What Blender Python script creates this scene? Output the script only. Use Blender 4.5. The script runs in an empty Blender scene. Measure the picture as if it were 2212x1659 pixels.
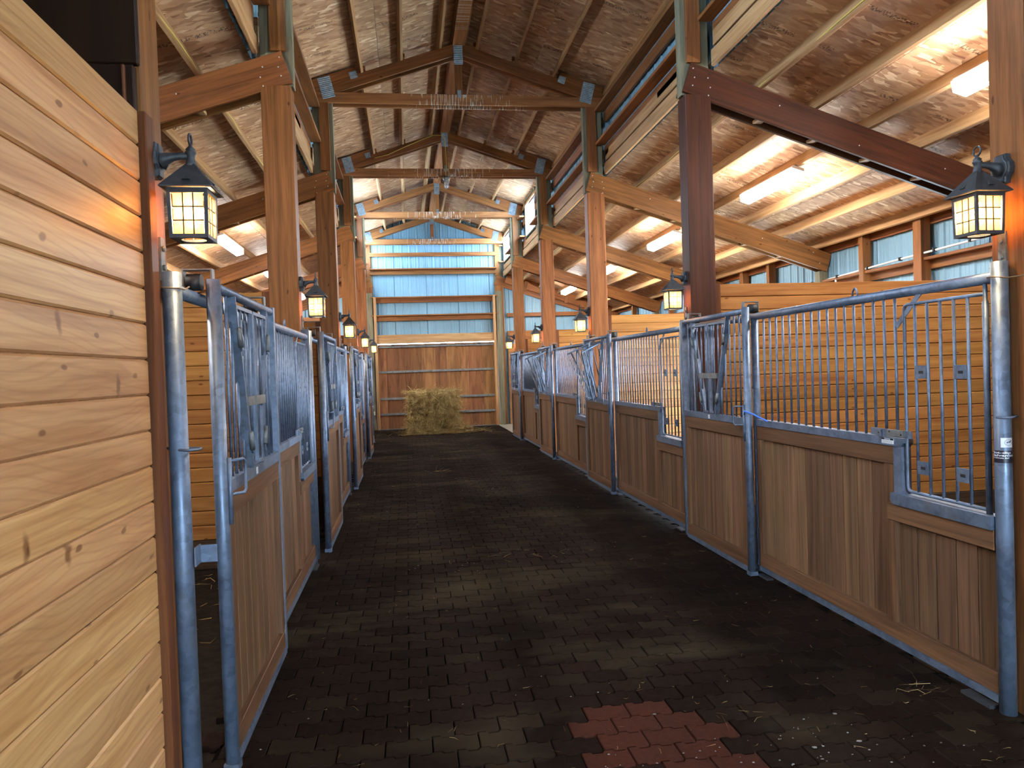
import bpy, bmesh, math, random
from mathutils import Matrix, Vector
random.seed(7)
PI = math.pi
SC = bpy.context.scene
COL = SC.collection

# ------------------------------------------------------------------ camera, sky, light, exposure
F_PX, YAW, PITCH, ROLL, EYE = 1565.59, 0.1431, 0.0193, -0.0342, 1.5855
def set_camera():
    fw = Vector((math.sin(YAW)*math.cos(PITCH), math.cos(YAW)*math.cos(PITCH), -math.sin(PITCH)))
    r = Vector((math.cos(YAW), -math.sin(YAW), 0)); u = r.cross(fw)
    r2 = r*math.cos(ROLL)+u*math.sin(ROLL); u2 = -r*math.sin(ROLL)+u*math.cos(ROLL)
    cd = bpy.data.cameras.new('camera'); cam = bpy.data.objects.new('camera', cd); COL.objects.link(cam)
    cd.sensor_width = 36; cd.lens = 36*F_PX/2212; cd.clip_start = .05
    cam.matrix_world = Matrix(((r2.x, u2.x, -fw.x, 0), (r2.y, u2.y, -fw.y, 0), (r2.z, u2.z, -fw.z, EYE), (0, 0, 0, 1)))
    SC.camera = cam
set_camera()
SKY_STRENGTH = 19.0
FLUO_STRENGTH = 40.0
LANTERN_WATTS = 4.6
w = bpy.data.worlds.new('sky'); SC.world = w; w.use_nodes = True
bg = w.node_tree.nodes['Background']; bg.inputs[0].default_value = (.58, .79, 1.0, 1); bg.inputs[1].default_value = SKY_STRENGTH
def portal(loc, rot, sx, sy):
    l = bpy.data.lights.new('sky_portal', 'AREA'); l.shape = 'RECTANGLE'; l.size = sx; l.size_y = sy
    l.cycles.is_portal = True
    o = bpy.data.objects.new('sky_portal', l); o.location = loc; o.rotation_euler = rot; COL.objects.link(o)
portal((6.33, 8.98, 1.1), (0, PI/2, 0), 2.2, 1.84)
portal((6.33, 11.8, 1.1), (0, PI/2, 0), 2.2, 1.6)
portal((2.99, 16.35, 5.14), (0, PI/2, 0), .84, 1.34)
portal((2.99, 20.3, 5.14), (0, PI/2, 0), .84, 1.34)
portal((-1.26, 16.35, 5.14), (0, -PI/2, 0), .84, 1.34)
portal((-1.26, 20.3, 5.14), (0, -PI/2, 0), .84, 1.34)
portal((1.0, -3.02, 1.05), (-PI/2, 0, 0), 1.0, 2.1)
for _x, _a in ((2.99, 1), (-1.26, -1)): portal((_x, .1, 5.14), (0, _a*PI/2, 0), .84, 1.34)  # portals for the unseen front windows added for light
portal((-1.26, 4.57, 5.14), (0, -PI/2, 0), .84, 1.34)  # portal for the unseen near-left window added for light
vs = SC.view_settings
SC.display_settings.display_device = 'sRGB'
vs.view_transform = 'Standard'; vs.look = 'None'; vs.gamma = 1; vs.use_curve_mapping = False
vs.exposure = 2.15
cy = SC.cycles
cy.use_denoising = True; cy.max_bounces = 6; cy.diffuse_bounces = 4; cy.glossy_bounces = 2; cy.transparent_max_bounces = 10
cy.sample_clamp_indirect = 4; cy.use_adaptive_sampling = True; cy.adaptive_threshold = .06; cy.adaptive_min_samples = 16; cy.caustics_reflective = False; cy.caustics_refractive = False

# ------------------------------------------------------------------ object helpers
MW = {}
def put(o, parent, W):
    COL.objects.link(o)
    if parent is None: o.matrix_basis = W
    else:
        o.parent = parent; o.matrix_basis = MW[parent].inverted() @ W
    MW[o] = W
    return o
def tag(o, label=None, cat=None, group=None, kind=None):
    if label: o['label'] = label
    if cat: o['category'] = cat
    if group: o['group'] = group
    if kind: o['kind'] = kind
    return o
def T(x, y, z): return Matrix.Translation((x, y, z))
def RZ(a): return Matrix.Rotation(a, 4, 'Z')
def empty(name, W, *a, **k):
    o = bpy.data.objects.new(name, None); o.empty_display_size = .1
    put(o, None, W); return tag(o, *a, **k)
def copy_tree(root, W, parent=None):
    c = root.copy(); COL.objects.link(c)
    if parent is None: c.matrix_basis = W; MW[c] = W
    else: c.parent = parent; MW[c] = MW[parent] @ c.matrix_basis
    for ch in root.children: copy_tree(ch, None, c)
    return c
class MB:
    def __init__(s): s.v = []; s.f = []; s.sm = []
    def add(s, vs, fs, smooth=False):
        b = len(s.v); s.v += [tuple(p) for p in vs]; s.f += [tuple(i+b for i in f) for f in fs]; s.sm += [smooth]*len(fs); return s
    def box(s, x0, x1, y0, y1, z0, z1, M=None):
        vs = [Vector((x, y, z)) for z in (z0, z1) for y in (y0, y1) for x in (x0, x1)]
        if M: vs = [M @ p for p in vs]
        return s.add(vs, [(0, 2, 3, 1), (4, 5, 7, 6), (0, 1, 5, 4), (2, 6, 7, 3), (0, 4, 6, 2), (1, 3, 7, 5)])
    def bar(s, p, q, w, h, up=(0, 0, 1)):
        M, L = frame(p, q, up); return s.box(-L/2, L/2, -w/2, w/2, -h/2, h/2, M)
    def path(s, pts, r, n=8, closed=False):
        pts = [Vector(p) for p in pts]; m = len(pts); rs = r if isinstance(r, (list, tuple)) else [r]*m
        vs = []; ref = None
        for i, p in enumerate(pts):
            a = pts[(i-1) % m] if (closed or i) else p; b = pts[(i+1) % m] if (closed or i < m-1) else p
            t = (b-a).normalized()
            if ref is None: ref = Vector((0, 0, 1)) if abs(t.z) < .9 else Vector((1, 0, 0))
            x = ref.cross(t)
            if x.length < 1e-5: x = Vector((1, 0, 0)).cross(t)
            x.normalize(); y = t.cross(x); ref = y if abs(y.dot(ref)) > 1e-4 else ref
            for k in range(n):
                an = 2*PI*k/n; vs.append(p + rs[i]*(math.cos(an)*x+math.sin(an)*y))
        fs = []
        for i in range(m if closed else m-1):
            j = (i+1) % m
            for k in range(n): fs.append((i*n+k, i*n+(k+1) % n, j*n+(k+1) % n, j*n+k))
        s.add(vs, fs, True)
        if not closed:
            b = len(s.v)-len(vs)
            s.f += [tuple(b+k for k in reversed(range(n))), tuple(b+(m-1)*n+k for k in range(n))]; s.sm += [False, False]
        return s
    def lathe(s, prof, n=16, M=None):
        vs = []
        for r, z in prof:
            for k in range(n):
                p = Vector((r*math.cos(2*PI*k/n), r*math.sin(2*PI*k/n), z)); vs.append(M @ p if M else p)
        fs = [(i*n+k, i*n+(k+1) % n, (i+1)*n+(k+1) % n, (i+1)*n+k) for i in range(len(prof)-1) for k in range(n)]
        fs += [tuple(reversed(range(n))), tuple((len(prof)-1)*n+k for k in range(n))]
        return s.add(vs, fs, True)
    def mesh(s, name='m'):
        me = bpy.data.meshes.new(name); me.from_pydata(s.v, [], s.f)
        me.polygons.foreach_set('use_smooth', s.sm); me.update(); return me
    def build(s, name, m, parent=None, W=None, **k):
        me = s.mesh(name); me.materials.append(m)
        o = bpy.data.objects.new(name, me)
        put(o, parent, (W if W is not None else (MW[parent] if parent else Matrix())))
        return tag(o, **k)
def frame(p, q, up=(0, 0, 1)):
    p = Vector(p); q = Vector(q); d = q-p; L = d.length; x = d/L; up = Vector(up)
    if abs(x.dot(up)) > .99: up = Vector((0, 1, 0))
    y = up.cross(x).normalized(); z = x.cross(y); c = (p+q)/2
    return Matrix(((x.x, y.x, z.x, c.x), (x.y, y.y, z.y, c.y), (x.z, y.z, z.z, c.z), (0, 0, 0, 1))), L
_bc = {}
def cbox(L, w, h, b, m):
    key = (round(L, 3), round(w, 3), round(h, 3), b, m.name)
    if key not in _bc:
        me = bpy.data.meshes.new('board')
        if b:
            bm = bmesh.new(); bmesh.ops.create_cube(bm, size=1); bmesh.ops.scale(bm, vec=(L, w, h), verts=bm.verts)
            bmesh.ops.bevel(bm, geom=bm.edges[:], offset=b, segments=1, affect='EDGES'); bm.to_mesh(me); bm.free()
        else:
            x = MB().box(-L/2, L/2, -w/2, w/2, -h/2, h/2); me.from_pydata(x.v, [], x.f)
        me.materials.append(m); _bc[key] = me
    return _bc[key]
def beam(name, p, q, w, h, m, parent=None, up=(0, 0, 1), b=.004, **k):
    M, L = frame(p, q, up)
    o = bpy.data.objects.new(name, cbox(L, w, h, b, m)); put(o, parent, M); return tag(o, **k)
def lbeam(name, p, q, w, h, m, parent, up=(0, 0, 1), b=.003, **k):
    """beam whose ends are given in the parent's own space"""
    P = MW[parent]; R3 = P.to_3x3()
    return beam(name, P @ Vector(p), P @ Vector(q), w, h, m, parent, R3 @ Vector(up), b, **k)

# ------------------------------------------------------------------ materials
class NT:
    def __init__(s, name):
        s.m = bpy.data.materials.new(name); s.m.use_nodes = True; s.t = s.m.node_tree
        s.b = s.t.nodes['Principled BSDF']; s.out = s.t.nodes['Material Output']
    def n(s, ty, props=None, **ins):
        nd = s.t.nodes.new('ShaderNode'+ty)
        for k, v in (props or {}).items(): setattr(nd, k, v)
        for k, v in ins.items(): s.set(nd, k, v)
        return nd
    def set(s, nd, k, v):
        k = int(k[1:]) if k[0] == 'i' and k[1:].isdigit() else k.replace('_', ' ')
        sock = nd.inputs[k]
        if isinstance(v, bpy.types.NodeSocket): s.t.links.new(v, sock)
        else: sock.default_value = v
    def math(s, op, a, b=0., c=0.): return s.n('Math', {'operation': op}, i0=a, i1=b, i2=c).outputs[0]
    def vmath(s, op, a, b=(0, 0, 0)): return s.n('VectorMath', {'operation': op}, i0=a, i1=b).outputs[0]
    def mix(s, f, a, b, bt='MIX'):
        nd = s.n('Mix', {'data_type': 'RGBA', 'blend_type': bt}, i0=f, i6=a, i7=b); return nd.outputs[2]
    def ramp(s, f, *stops):
        nd = s.n('ValToRGB', i0=f); cr = nd.color_ramp
        while len(cr.elements) < len(stops): cr.elements.new(.5)
        for e, (p, c) in zip(cr.elements, stops): e.position = p; e.color = (*c, 1) if len(c) == 3 else c
        return nd.outputs[0]
    def noise(s, v, scale=1., detail=3., rough=.5, dist=0.):
        return s.n('TexNoise', Vector=v, Scale=scale, Detail=detail, Roughness=rough, Distortion=dist).outputs[0]
    def coords(s, scale=(1, 1, 1), rnd=True):
        tc = s.n('TexCoord').outputs['Object']
        if rnd:
            r = s.n('ObjectInfo').outputs['Random']; s.rand = r
            off = s.n('CombineXYZ', i0=s.math('MULTIPLY', r, 37.), i1=s.math('MULTIPLY', r, 91.), i2=s.math('MULTIPLY', r, 53.)).outputs[0]
            tc = s.vmath('ADD', tc, off)
        return s.vmath('MULTIPLY', tc, scale) if scale != (1, 1, 1) else tc
    def world(s): return s.n('NewGeometry').outputs['Position']
    def bump(s, h, strength=.2, dist=.01):
        s.set(s.b, 'Normal', s.n('Bump', Strength=strength, Distance=dist, Height=h).outputs[0])
    def done(s, color=None, rough=.6, metal=0., spec=None):
        if color is not None: s.set(s.b, 'Base_Color', color if isinstance(color, bpy.types.NodeSocket) else (*color, 1))
        s.set(s.b, 'Roughness', rough); s.set(s.b, 'Metallic', metal)
        if spec is not None: s.set(s.b, 'Specular_IOR_Level', spec)
        return s.m
def lin(r, g, b):
    f = lambda c: c/255/12.92 if c <= 10 else ((c/255+.055)/1.055)**2.4
    return (f(r), f(g), f(b))
def wood(name, light, dark, knots=.0, var=.25, rough=.55, grain=1., dirt=0., hue=.0, drips=False, spec=.15, spike=False):
    s = NT(name); c = s.coords()
    g1 = s.noise(s.vmath('MULTIPLY', c, (.7, 13*grain, 13*grain)), 1., 4., .6, 1.2)
    g2 = s.noise(s.vmath('MULTIPLY', c, (3., 95*grain, 95*grain)), 1., 2., .5)
    f = s.math('ADD', s.math('MULTIPLY', g1, .75), s.math('MULTIPLY', g2, .25))
    col = s.ramp(f, (.34, dark), (.62, light))
    if knots:
        sep = s.n('SeparateXYZ', Vector=c)
        yz = s.math('ADD', sep.outputs[1], sep.outputs[2])
        warp = s.noise(s.vmath('MULTIPLY', c, (6, 20, 20)), 1., 2.)
        kv = s.n('CombineXYZ', i0=s.math('ADD', s.math('MULTIPLY', sep.outputs[0], 2.6), s.math('MULTIPLY', warp, .12)), i1=s.math('ADD', s.math('MULTIPLY', yz, 6.), s.math('MULTIPLY', warp, .2)))
        vo = s.n('TexVoronoi', {'voronoi_dimensions': '2D'}, Vector=kv.outputs[0], Scale=1.)
        k = s.n('MapRange', i0=vo.outputs['Distance'], i1=.035, i2=.06, i3=1., i4=0.).outputs[0]
        sel = s.math('GREATER_THAN', s.n('SeparateColor', i0=vo.outputs['Color']).outputs[0], 1-knots)
        k = s.math('MULTIPLY', s.math('MULTIPLY', k, sel), .72)
        if spike:
            kv2 = s.n('CombineXYZ', i0=s.math('ADD', s.math('MULTIPLY', sep.outputs[0], 2.3), s.math('MULTIPLY', warp, .16)), i1=s.math('MULTIPLY', yz, 1.1))
            vo2 = s.n('TexVoronoi', {'voronoi_dimensions': '2D'}, Vector=s.vmath('ADD', kv2.outputs[0], (7.3, 2.1, 0)), Scale=1.)
            k2 = s.n('MapRange', i0=vo2.outputs['Distance'], i1=.02, i2=.05, i3=.75, i4=0.).outputs[0]
            k = s.math('MAXIMUM', k, k2)
            figure = s.math('SINE', s.math('MULTIPLY', s.math('ADD', yz, s.math('MULTIPLY', s.noise(s.vmath('MULTIPLY', c, (.9, 2.2, 2.2)), 1., 2.), .35)), 240.))
            col = s.mix(s.n('MapRange', i0=figure, i1=.4, i2=1., i3=0., i4=.22).outputs[0], col, (dark[0]*.7, dark[1]*.6, dark[2]*.5, 1))
        col = s.mix(k, col, (dark[0]*.36, dark[1]*.24, dark[2]*.16, 1))
    v = s.math('ADD', 1-var/2, s.math('MULTIPLY', s.rand, var))
    hs = s.n('HueSaturation', i4=col, Value=v); s.set(hs, 'Hue', s.math('ADD', .5-hue/2, s.math('MULTIPLY', s.math('FRACT', s.math('MULTIPLY', s.rand, 7.3)), hue)))
    col = hs.outputs[0]
    if dirt:
        d = s.noise(s.vmath('MULTIPLY', c, (1.2, 5, 5)), 1., 5., .65)
        col = s.mix(s.n('MapRange', i0=d, i1=.45, i2=.75, i3=0., i4=dirt).outputs[0], col, (.03, .025, .02, 1))
    if drips:   # bird droppings running down the face of the chord
        wv = s.n('TexCoord').outputs['Object']
        dv = s.vmath('MULTIPLY', s.vmath('ADD', wv, s.n('CombineXYZ', i0=s.math('MULTIPLY', s.rand, 9.)).outputs[0]), (48., 0., 3.2))
        n1 = s.noise(dv, 1., 1.)
        cx = s.math('ABSOLUTE', s.n('SeparateXYZ', Vector=wv).outputs[0])
        fall = s.n('MapRange', i0=cx, i1=.3, i2=1.5, i3=.56, i4=.8).outputs[0]
        col = s.mix(s.math('MULTIPLY', s.math('GREATER_THAN', n1, fall), .75), col, (.62, .58, .5, 1))
    s.bump(f, .18, .004)
    return s.done(col, rough, spec=spec)
def plain(name, color, rough=.5, metal=0., noise=0., scale=8., spec=None):
    s = NT(name)
    if noise:
        n = s.noise(s.coords(), scale, 4., .6)
        col = s.ramp(n, (.3, tuple(c*(1-noise) for c in color)), (.7, tuple(min(1, c*(1+noise)) for c in color)))
        return s.done(col, rough, metal, spec)
    return s.done(color, rough, metal, spec)
def galv(name, a, b, rough=.46, metal=.5):
    s = NT(name); c = s.coords()
    n = s.noise(c, 9., 4., .6); vo = s.n('TexVoronoi', Vector=c, Scale=38.).outputs['Color']
    f = s.math('ADD', s.math('MULTIPLY', n, .8), s.math('MULTIPLY', s.n('SeparateColor', i0=vo).outputs[0], .22))
    d = s.noise(s.vmath('MULTIPLY', c, (5, 5, 2)), 1., 5., .7)
    col = s.mix(s.n('MapRange', i0=d, i1=.56, i2=.74, i3=0., i4=.55).outputs[0], s.ramp(f, (.32, b), (.68, a)), (.16, .14, .11, 1))
    s.bump(n, .06, .004)
    return s.done(col, s.n('MapRange', i0=n, i1=.3, i2=.7, i3=rough-.08, i4=rough+.12).outputs[0], metal)
def osb():
    s = NT('oriented_strand_board'); c = s.coords(); s.rand
    def layer(ang, sx, sy):
        mp = s.n('Mapping', Vector=c, Rotation=(0, 0, ang), Scale=(sx, sy, 1))
        w = s.noise(mp.outputs[0], .6, 2.)
        v = s.vmath('ADD', mp.outputs[0], s.n('CombineXYZ', i1=s.math('MULTIPLY', w, 1.6)).outputs[0])
        vo = s.n('TexVoronoi', {'voronoi_dimensions': '2D'}, Vector=v, Scale=1., Randomness=1.)
        sp = s.n('SeparateColor', i0=vo.outputs['Color'])
        return sp.outputs[0], sp.outputs[1], vo.outputs['Distance']
    a, ag, ad = layer(.3, 7., 24.); b, bg_, bd = layer(-.38, 8., 20.); e, eg, ed = layer(-.05, 10., 30.)
    m1 = s.n('Mix', i0=s.math('GREATER_THAN', ag, .5), i2=b, i3=a).outputs[0]
    m2 = s.n('Mix', i0=s.math('GREATER_THAN', eg, .74), i2=m1, i3=e).outputs[0]
    fine = s.noise(s.vmath('MULTIPLY', c, (12, 160, 1)), 1., 2.)
    f = s.math('ADD', s.math('MULTIPLY', m2, .8), s.math('MULTIPLY', fine, .2))
    col = s.ramp(f, (.05, lin(140, 98, 68)), (.22, lin(172, 130, 96)), (.7, lin(194, 154, 118)), (.82, lin(206, 168, 130)), (.93, lin(240, 214, 178)))
    red = s.math('GREATER_THAN', s.math('MULTIPLY', e, ag), .86)
    col = s.mix(s.math('MULTIPLY', red, .6), col, (.19, .05, .03, 1))
    # mill stamps: rows of dark inked marks
    o = s.n('TexCoord').outputs['Object']; sp = s.n('SeparateXYZ', Vector=o)
    row = s.math('ABSOLUTE', s.math('SUBTRACT', s.math('FRACT', s.math('ADD', s.math('MULTIPLY', sp.outputs[1], 1.55), s.math('MULTIPLY', s.rand, 5.))), .5))
    band = s.n('MapRange', i0=row, i1=.035, i2=.05, i3=1., i4=0.).outputs[0]
    ink = s.math('GREATER_THAN', s.noise(s.vmath('MULTIPLY', c, (85, 38, 1)), 1., 1.), .54)
    gap = s.math('GREATER_THAN', s.noise(s.vmath('MULTIPLY', c, (2.6, 3, 1)), 1., 1.), .5)
    col = s.mix(s.math('MULTIPLY', s.math('MULTIPLY', s.math('MULTIPLY', band, ink), gap), .72), col, (.03, .022, .02, 1))
    hs = s.n('HueSaturation', i4=col, Value=s.math('ADD', .9, s.math('MULTIPLY', s.rand, .2)))
    s.bump(m2, .25, .004)
    return s.done(hs.outputs[0], .62, spec=.25)
def paver():
    s = NT('paver'); c = s.coords(); W = s.world()
    n = s.noise(c, 30., 4., .65)
    base = s.ramp(s.rand, (0., lin(34, 20, 16)), (.3, lin(38, 26, 20)), (.55, lin(25, 16, 13)), (.8, lin(47, 36, 27)), (1., lin(38, 22, 17)))
    col = s.mix(.35, base, s.ramp(n, (.3, (.004, .003, .0026)), (.75, (.026, .02, .016))))
    dust = s.noise(s.vmath('MULTIPLY', W, (.55, 1.5, 1)), 1., 5., .62, .5)
    col = s.mix(s.n('MapRange', i0=dust, i1=.52, i2=.72, i3=0., i4=.8).outputs[0], col, (.06, .046, .027, 1))
    dark = s.noise(s.vmath('MULTIPLY', W, (.5, .5, 1)), 1.3, 3.)
    col = s.mix(s.n('MapRange', i0=dark, i1=.48, i2=.68, i3=0., i4=.7).outputs[0], col, (.005, .0038, .0033, 1))
    s.bump(n, .35, .004)
    return s.done(col, .9, spec=.03)
def hay_mat(name, a, b):
    s = NT(name); c = s.coords()
    n = s.noise(c, 7., 5., .7)
    return s.done(s.ramp(n, (.3, b), (.7, a)), .85, spec=.15)
def emit(name, col, st):
    s = NT(name); s.set(s.b, 'Emission_Color', (*col, 1)); s.set(s.b, 'Emission_Strength', st)
    return s.done(col, .4)
def pane_mat(name, tint, clear):
    s = NT(name)
    tr = s.n('BsdfTransparent', Color=(*tint, 1)); tl = s.n('BsdfTranslucent', Color=(*tint, 1)); gl = s.n('BsdfGlossy', Roughness=.15)
    m1 = s.n('MixShader', i0=clear, i1=tl.outputs[0], i2=tr.outputs[0]); m2 = s.n('MixShader', i0=.05, i1=m1.outputs[0], i2=gl.outputs[0])
    s.t.links.new(m2.outputs[0], s.out.inputs[0]); return s.m
M = dict(
    pine=wood('honey_pine_boards', lin(198, 154, 104), lin(160, 112, 68), knots=.5, var=.22, rough=.42, hue=.012, spec=.25, spike=True),
    pinefar=wood('pine_partition_boards', lin(172, 120, 64), lin(138, 88, 42), knots=.45, var=.2, rough=.5, hue=.012),
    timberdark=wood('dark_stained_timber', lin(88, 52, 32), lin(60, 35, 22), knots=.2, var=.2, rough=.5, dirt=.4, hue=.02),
    timber=wood('stained_timber', lin(150, 97, 55), lin(106, 64, 34), knots=.2, var=.26, rough=.45, dirt=.3, hue=.01),
    chord=wood('truss_lumber', lin(170, 114, 70), lin(122, 78, 46), knots=.2, var=.2, rough=.6, dirt=.25, drips=True),
    purlin=wood('purlin_lumber', lin(186, 148, 104), lin(148, 106, 70), knots=0, var=.2, rough=.6, dirt=.15),
    treated=wood('treated_post_wood', lin(132, 127, 104), lin(96, 92, 74), var=.12, rough=.7, dirt=.3),
    plank=wood('hardwood_planks', lin(126, 94, 68), lin(82, 59, 43), var=.6, rough=.55, grain=1.5, dirt=.25, hue=.015),
    frameb=wood('hardwood_frame_boards', lin(120, 86, 60), lin(80, 54, 37), var=.25, rough=.55, grain=1.1, dirt=.2),
    ply=wood('weathered_plywood', lin(150, 106, 68), lin(106, 70, 44), knots=.25, var=.8, rough=.6, grain=.45, dirt=.15, hue=.02),
    darkbrown=wood('dark_brown_paint', lin(48, 28, 17), lin(34, 20, 12), var=.05, rough=.45, grain=.5),
    trim=wood('brown_trim', lin(112, 66, 38), lin(82, 46, 26), var=.1, rough=.45),
    greypaint=wood('grey_weathered_face', lin(140, 120, 112), lin(112, 92, 84), var=.1, rough=.5),
    kick=wood('kick_board', lin(84, 64, 46), lin(54, 40, 30), var=.2, rough=.7, dirt=.4),
    galv=galv('galvanised_steel', lin(116, 130, 152), lin(85, 98, 117)),
    galvd=galv('dusty_galvanised_steel', lin(132, 134, 132), lin(94, 98, 100), .5, .4),
    plate=galv('truss_plate_steel', lin(150, 162, 170), lin(110, 122, 132), .4, .5),
    roofmetal=plain('pale_roof_metal', (.82, .85, .87), .5),
    siding=plain('pale_metal_siding', lin(116, 152, 170), .5, 0., .07, 1.5),
    osb=osb(), paver=paver(),
    redpaver=plain('new_red_paver', lin(66, 33, 23), .85, 0., .2, 40., .12),
    dirt=plain('dark_stall_dirt', lin(36, 28, 22), .95, 0., .5, 14., .1),
    grit=plain('joint_grit', (.002, .0016, .0013), .95, 0., .3, 60., .05),
    concrete=plain('pale_concrete', lin(128, 122, 108), .85, 0., .2, 6.),
    iron=plain('black_cast_metal', (.045, .05, .058), .5, .2, .35, 25.),
    black=plain('black_rubber', (.012, .012, .012), .6),
    white=plain('white_plastic', (.72, .72, .7), .4),
    cream=plain('cream_plastic', (.6, .56, .45), .45),
    blue=plain('blue_twine', (.06, .2, .75), .6),
    yellow=plain('yellow_cable', (.62, .5, .1), .5),
    wire=plain('rusty_wire', (.2, .13, .08), .6, .5),
    ink=plain('black_print', (.008, .008, .02), .4),
    paper=plain('white_label', (.7, .73, .78), .4),
    hay=hay_mat('hay', lin(150, 126, 78), lin(58, 47, 25)),
    straw=hay_mat('straw', lin(208, 180, 122), lin(104, 84, 46)),
    speck=plain('white_specks', (.2, .19, .18), .8),
    speck2=plain('bright_nail', (.55, .55, .55), .4),
    bulb=emit('lit_bulb', (1., .78, .42), 60.),
    tube=emit('fluorescent_diffuser', (1., .97, .93), FLUO_STRENGTH),
    amber=pane_mat('amber_glass', (1., .68, .32), .45),
    glass=pane_mat('window_glass', (.95, .97, 1.), .96),
    ground=plain('outdoor_gravel', lin(190, 188, 180), .9, 0., .12, 1.),
)

# ------------------------------------------------------------------ dimensions
CX = .865
def mx(x): return 2*CX-x
PY = [2.74+3.66*k for k in range(6)]
ORD = ['nearest', 'second', 'third', 'fourth', 'fifth', 'farthest']
YB0, YB1 = -3.0, 21.12
OUT = 6.34
def shed_top(x): return 4.37-.329*(abs(x-CX)-1.785)          # top of the sloping shed rafters
def roof_c(x): return 6.26-.333*abs(x-CX)                    # underside of the boarding over the aisle

# ------------------------------------------------------------------ ground and floor
MB().box(-40, 40, -40, 60, -.35, -.2).build('ground', M['ground'], label='gravel yard outside the barn', cat='ground', kind='structure')
floor = MB().box(mx(OUT)-.1, OUT+.1, YB0-.1, YB1+.1, -.19, -.03).build('floor', M['dirt'], label='dark dirt and brick paver floor of the barn', cat='floor', kind='structure')
MB().box(mx(2.6), 2.6, YB0, YB1, -.03, -.012).build('joint_bed', M['grit'], floor)
MB().box(2.585, 3.4, 17.5, 21.05, -.03, .004).build('concrete_slab', M['concrete'], floor)
PL, PW = .2, .13
def paver_mesh(bev=.004, z=0.):
    """one wavy-edged interlocking block, top at z = 0"""
    a = .008; L = PL-.005; Wd = PW/2-.0022
    top = [(k_*L, w_*a) for k_, w_ in ((-.5, 1), (-.33, 1), (-.27, -1), (-.06, -1), (0, 1), (.17, 1), (.23, -1), (.44, -1), (.5, 1))]
    ring = [(x, y-Wd) for x, y in top]+[(x, y+Wd) for x, y in reversed(top)]
    mb = MB(); n = len(ring); vs = []
    for s_, e_, zz in ((1., 0., -.03), (1., 0., -bev), (.97, .002, 0.)):
        vs += [(x*s_, y-(e_ if y > 0 else -e_), zz+z) for x, y in ring]
    fs = [(r*n+i, r*n+(i+1) % n, (r+1)*n+(i+1) % n, (r+1)*n+i) for r in range(2) for i in range(n)]
    t = 2*n
    fs += [(t+i, t+i+1, t+n-2-i, t+n-1-i) for i in range(n//2-1)]
    return mb.add(vs, fs)
pm = paver_mesh().mesh('paver'); pm.materials.append(M['paver'])
pmr = paver_mesh().mesh('paver'); pmr.materials.append(M['redpaver'])
RED = [(0.89, 3.15), (1.09, 3.15), (.79, 3.02), (.99, 3.02), (1.19, 3.02), (.89, 2.89), (1.09, 2.89), (1.29, 2.89), (.99, 2.76), (1.19, 2.76), (.79, 2.76), (1.09, 2.63), (1.29, 2.63)]
cand = []
row = 0; y = -2.9
while y < 21.0:
    x = mx(2.6)+.02+(.1 if row % 2 else 0)
    while x < 2.56:
        cand.append((x, y)); x += PL
    y += PW; row += 1
vis = sorted([c for c in cand if c[1] > 2.45], key=lambda c: c[1])
near = [c for c in vis if -.2-.13*(c[1]-2.4) < c[0]+.35][:300]
ns = set(near); rest = [c for c in cand if c not in ns]
for x, y in near:
    red = any(abs(x-a) < .1 and abs(y-b) < .065 for a, b in RED)
    o = bpy.data.objects.new('paver', pmr if red else pm)
    put(o, floor, T(x, y, random.uniform(-.003, .001)) @ Matrix.Rotation(random.uniform(-.008, .008), 4, 'Y') @ RZ(random.uniform(-.006, .006)))
def paver_field():
    base = paver_mesh(); s = NT('paver_field'); bpy.data.materials.remove(s.m)
    mb = MB()
    for x, y in rest:
        dz = random.uniform(-.003, .001)
        mb.add([(a+x, b+y, c+dz) for a, b, c in base.v], base.f)
    m = M['paver'].copy(); m.name = 'paver_field'
    # colour varies block by block through the mesh island instead of the object
    t = m.node_tree; g = t.nodes.new('ShaderNodeNewGeometry')
    for l in list(t.links):
        if l.from_node.type == 'OBJECT_INFO':
            to = l.to_socket; t.links.new(g.outputs['Random Per Island'], to)
    mb.build('paver_field', m, floor, kind='stuff')
paver_field()

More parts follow.
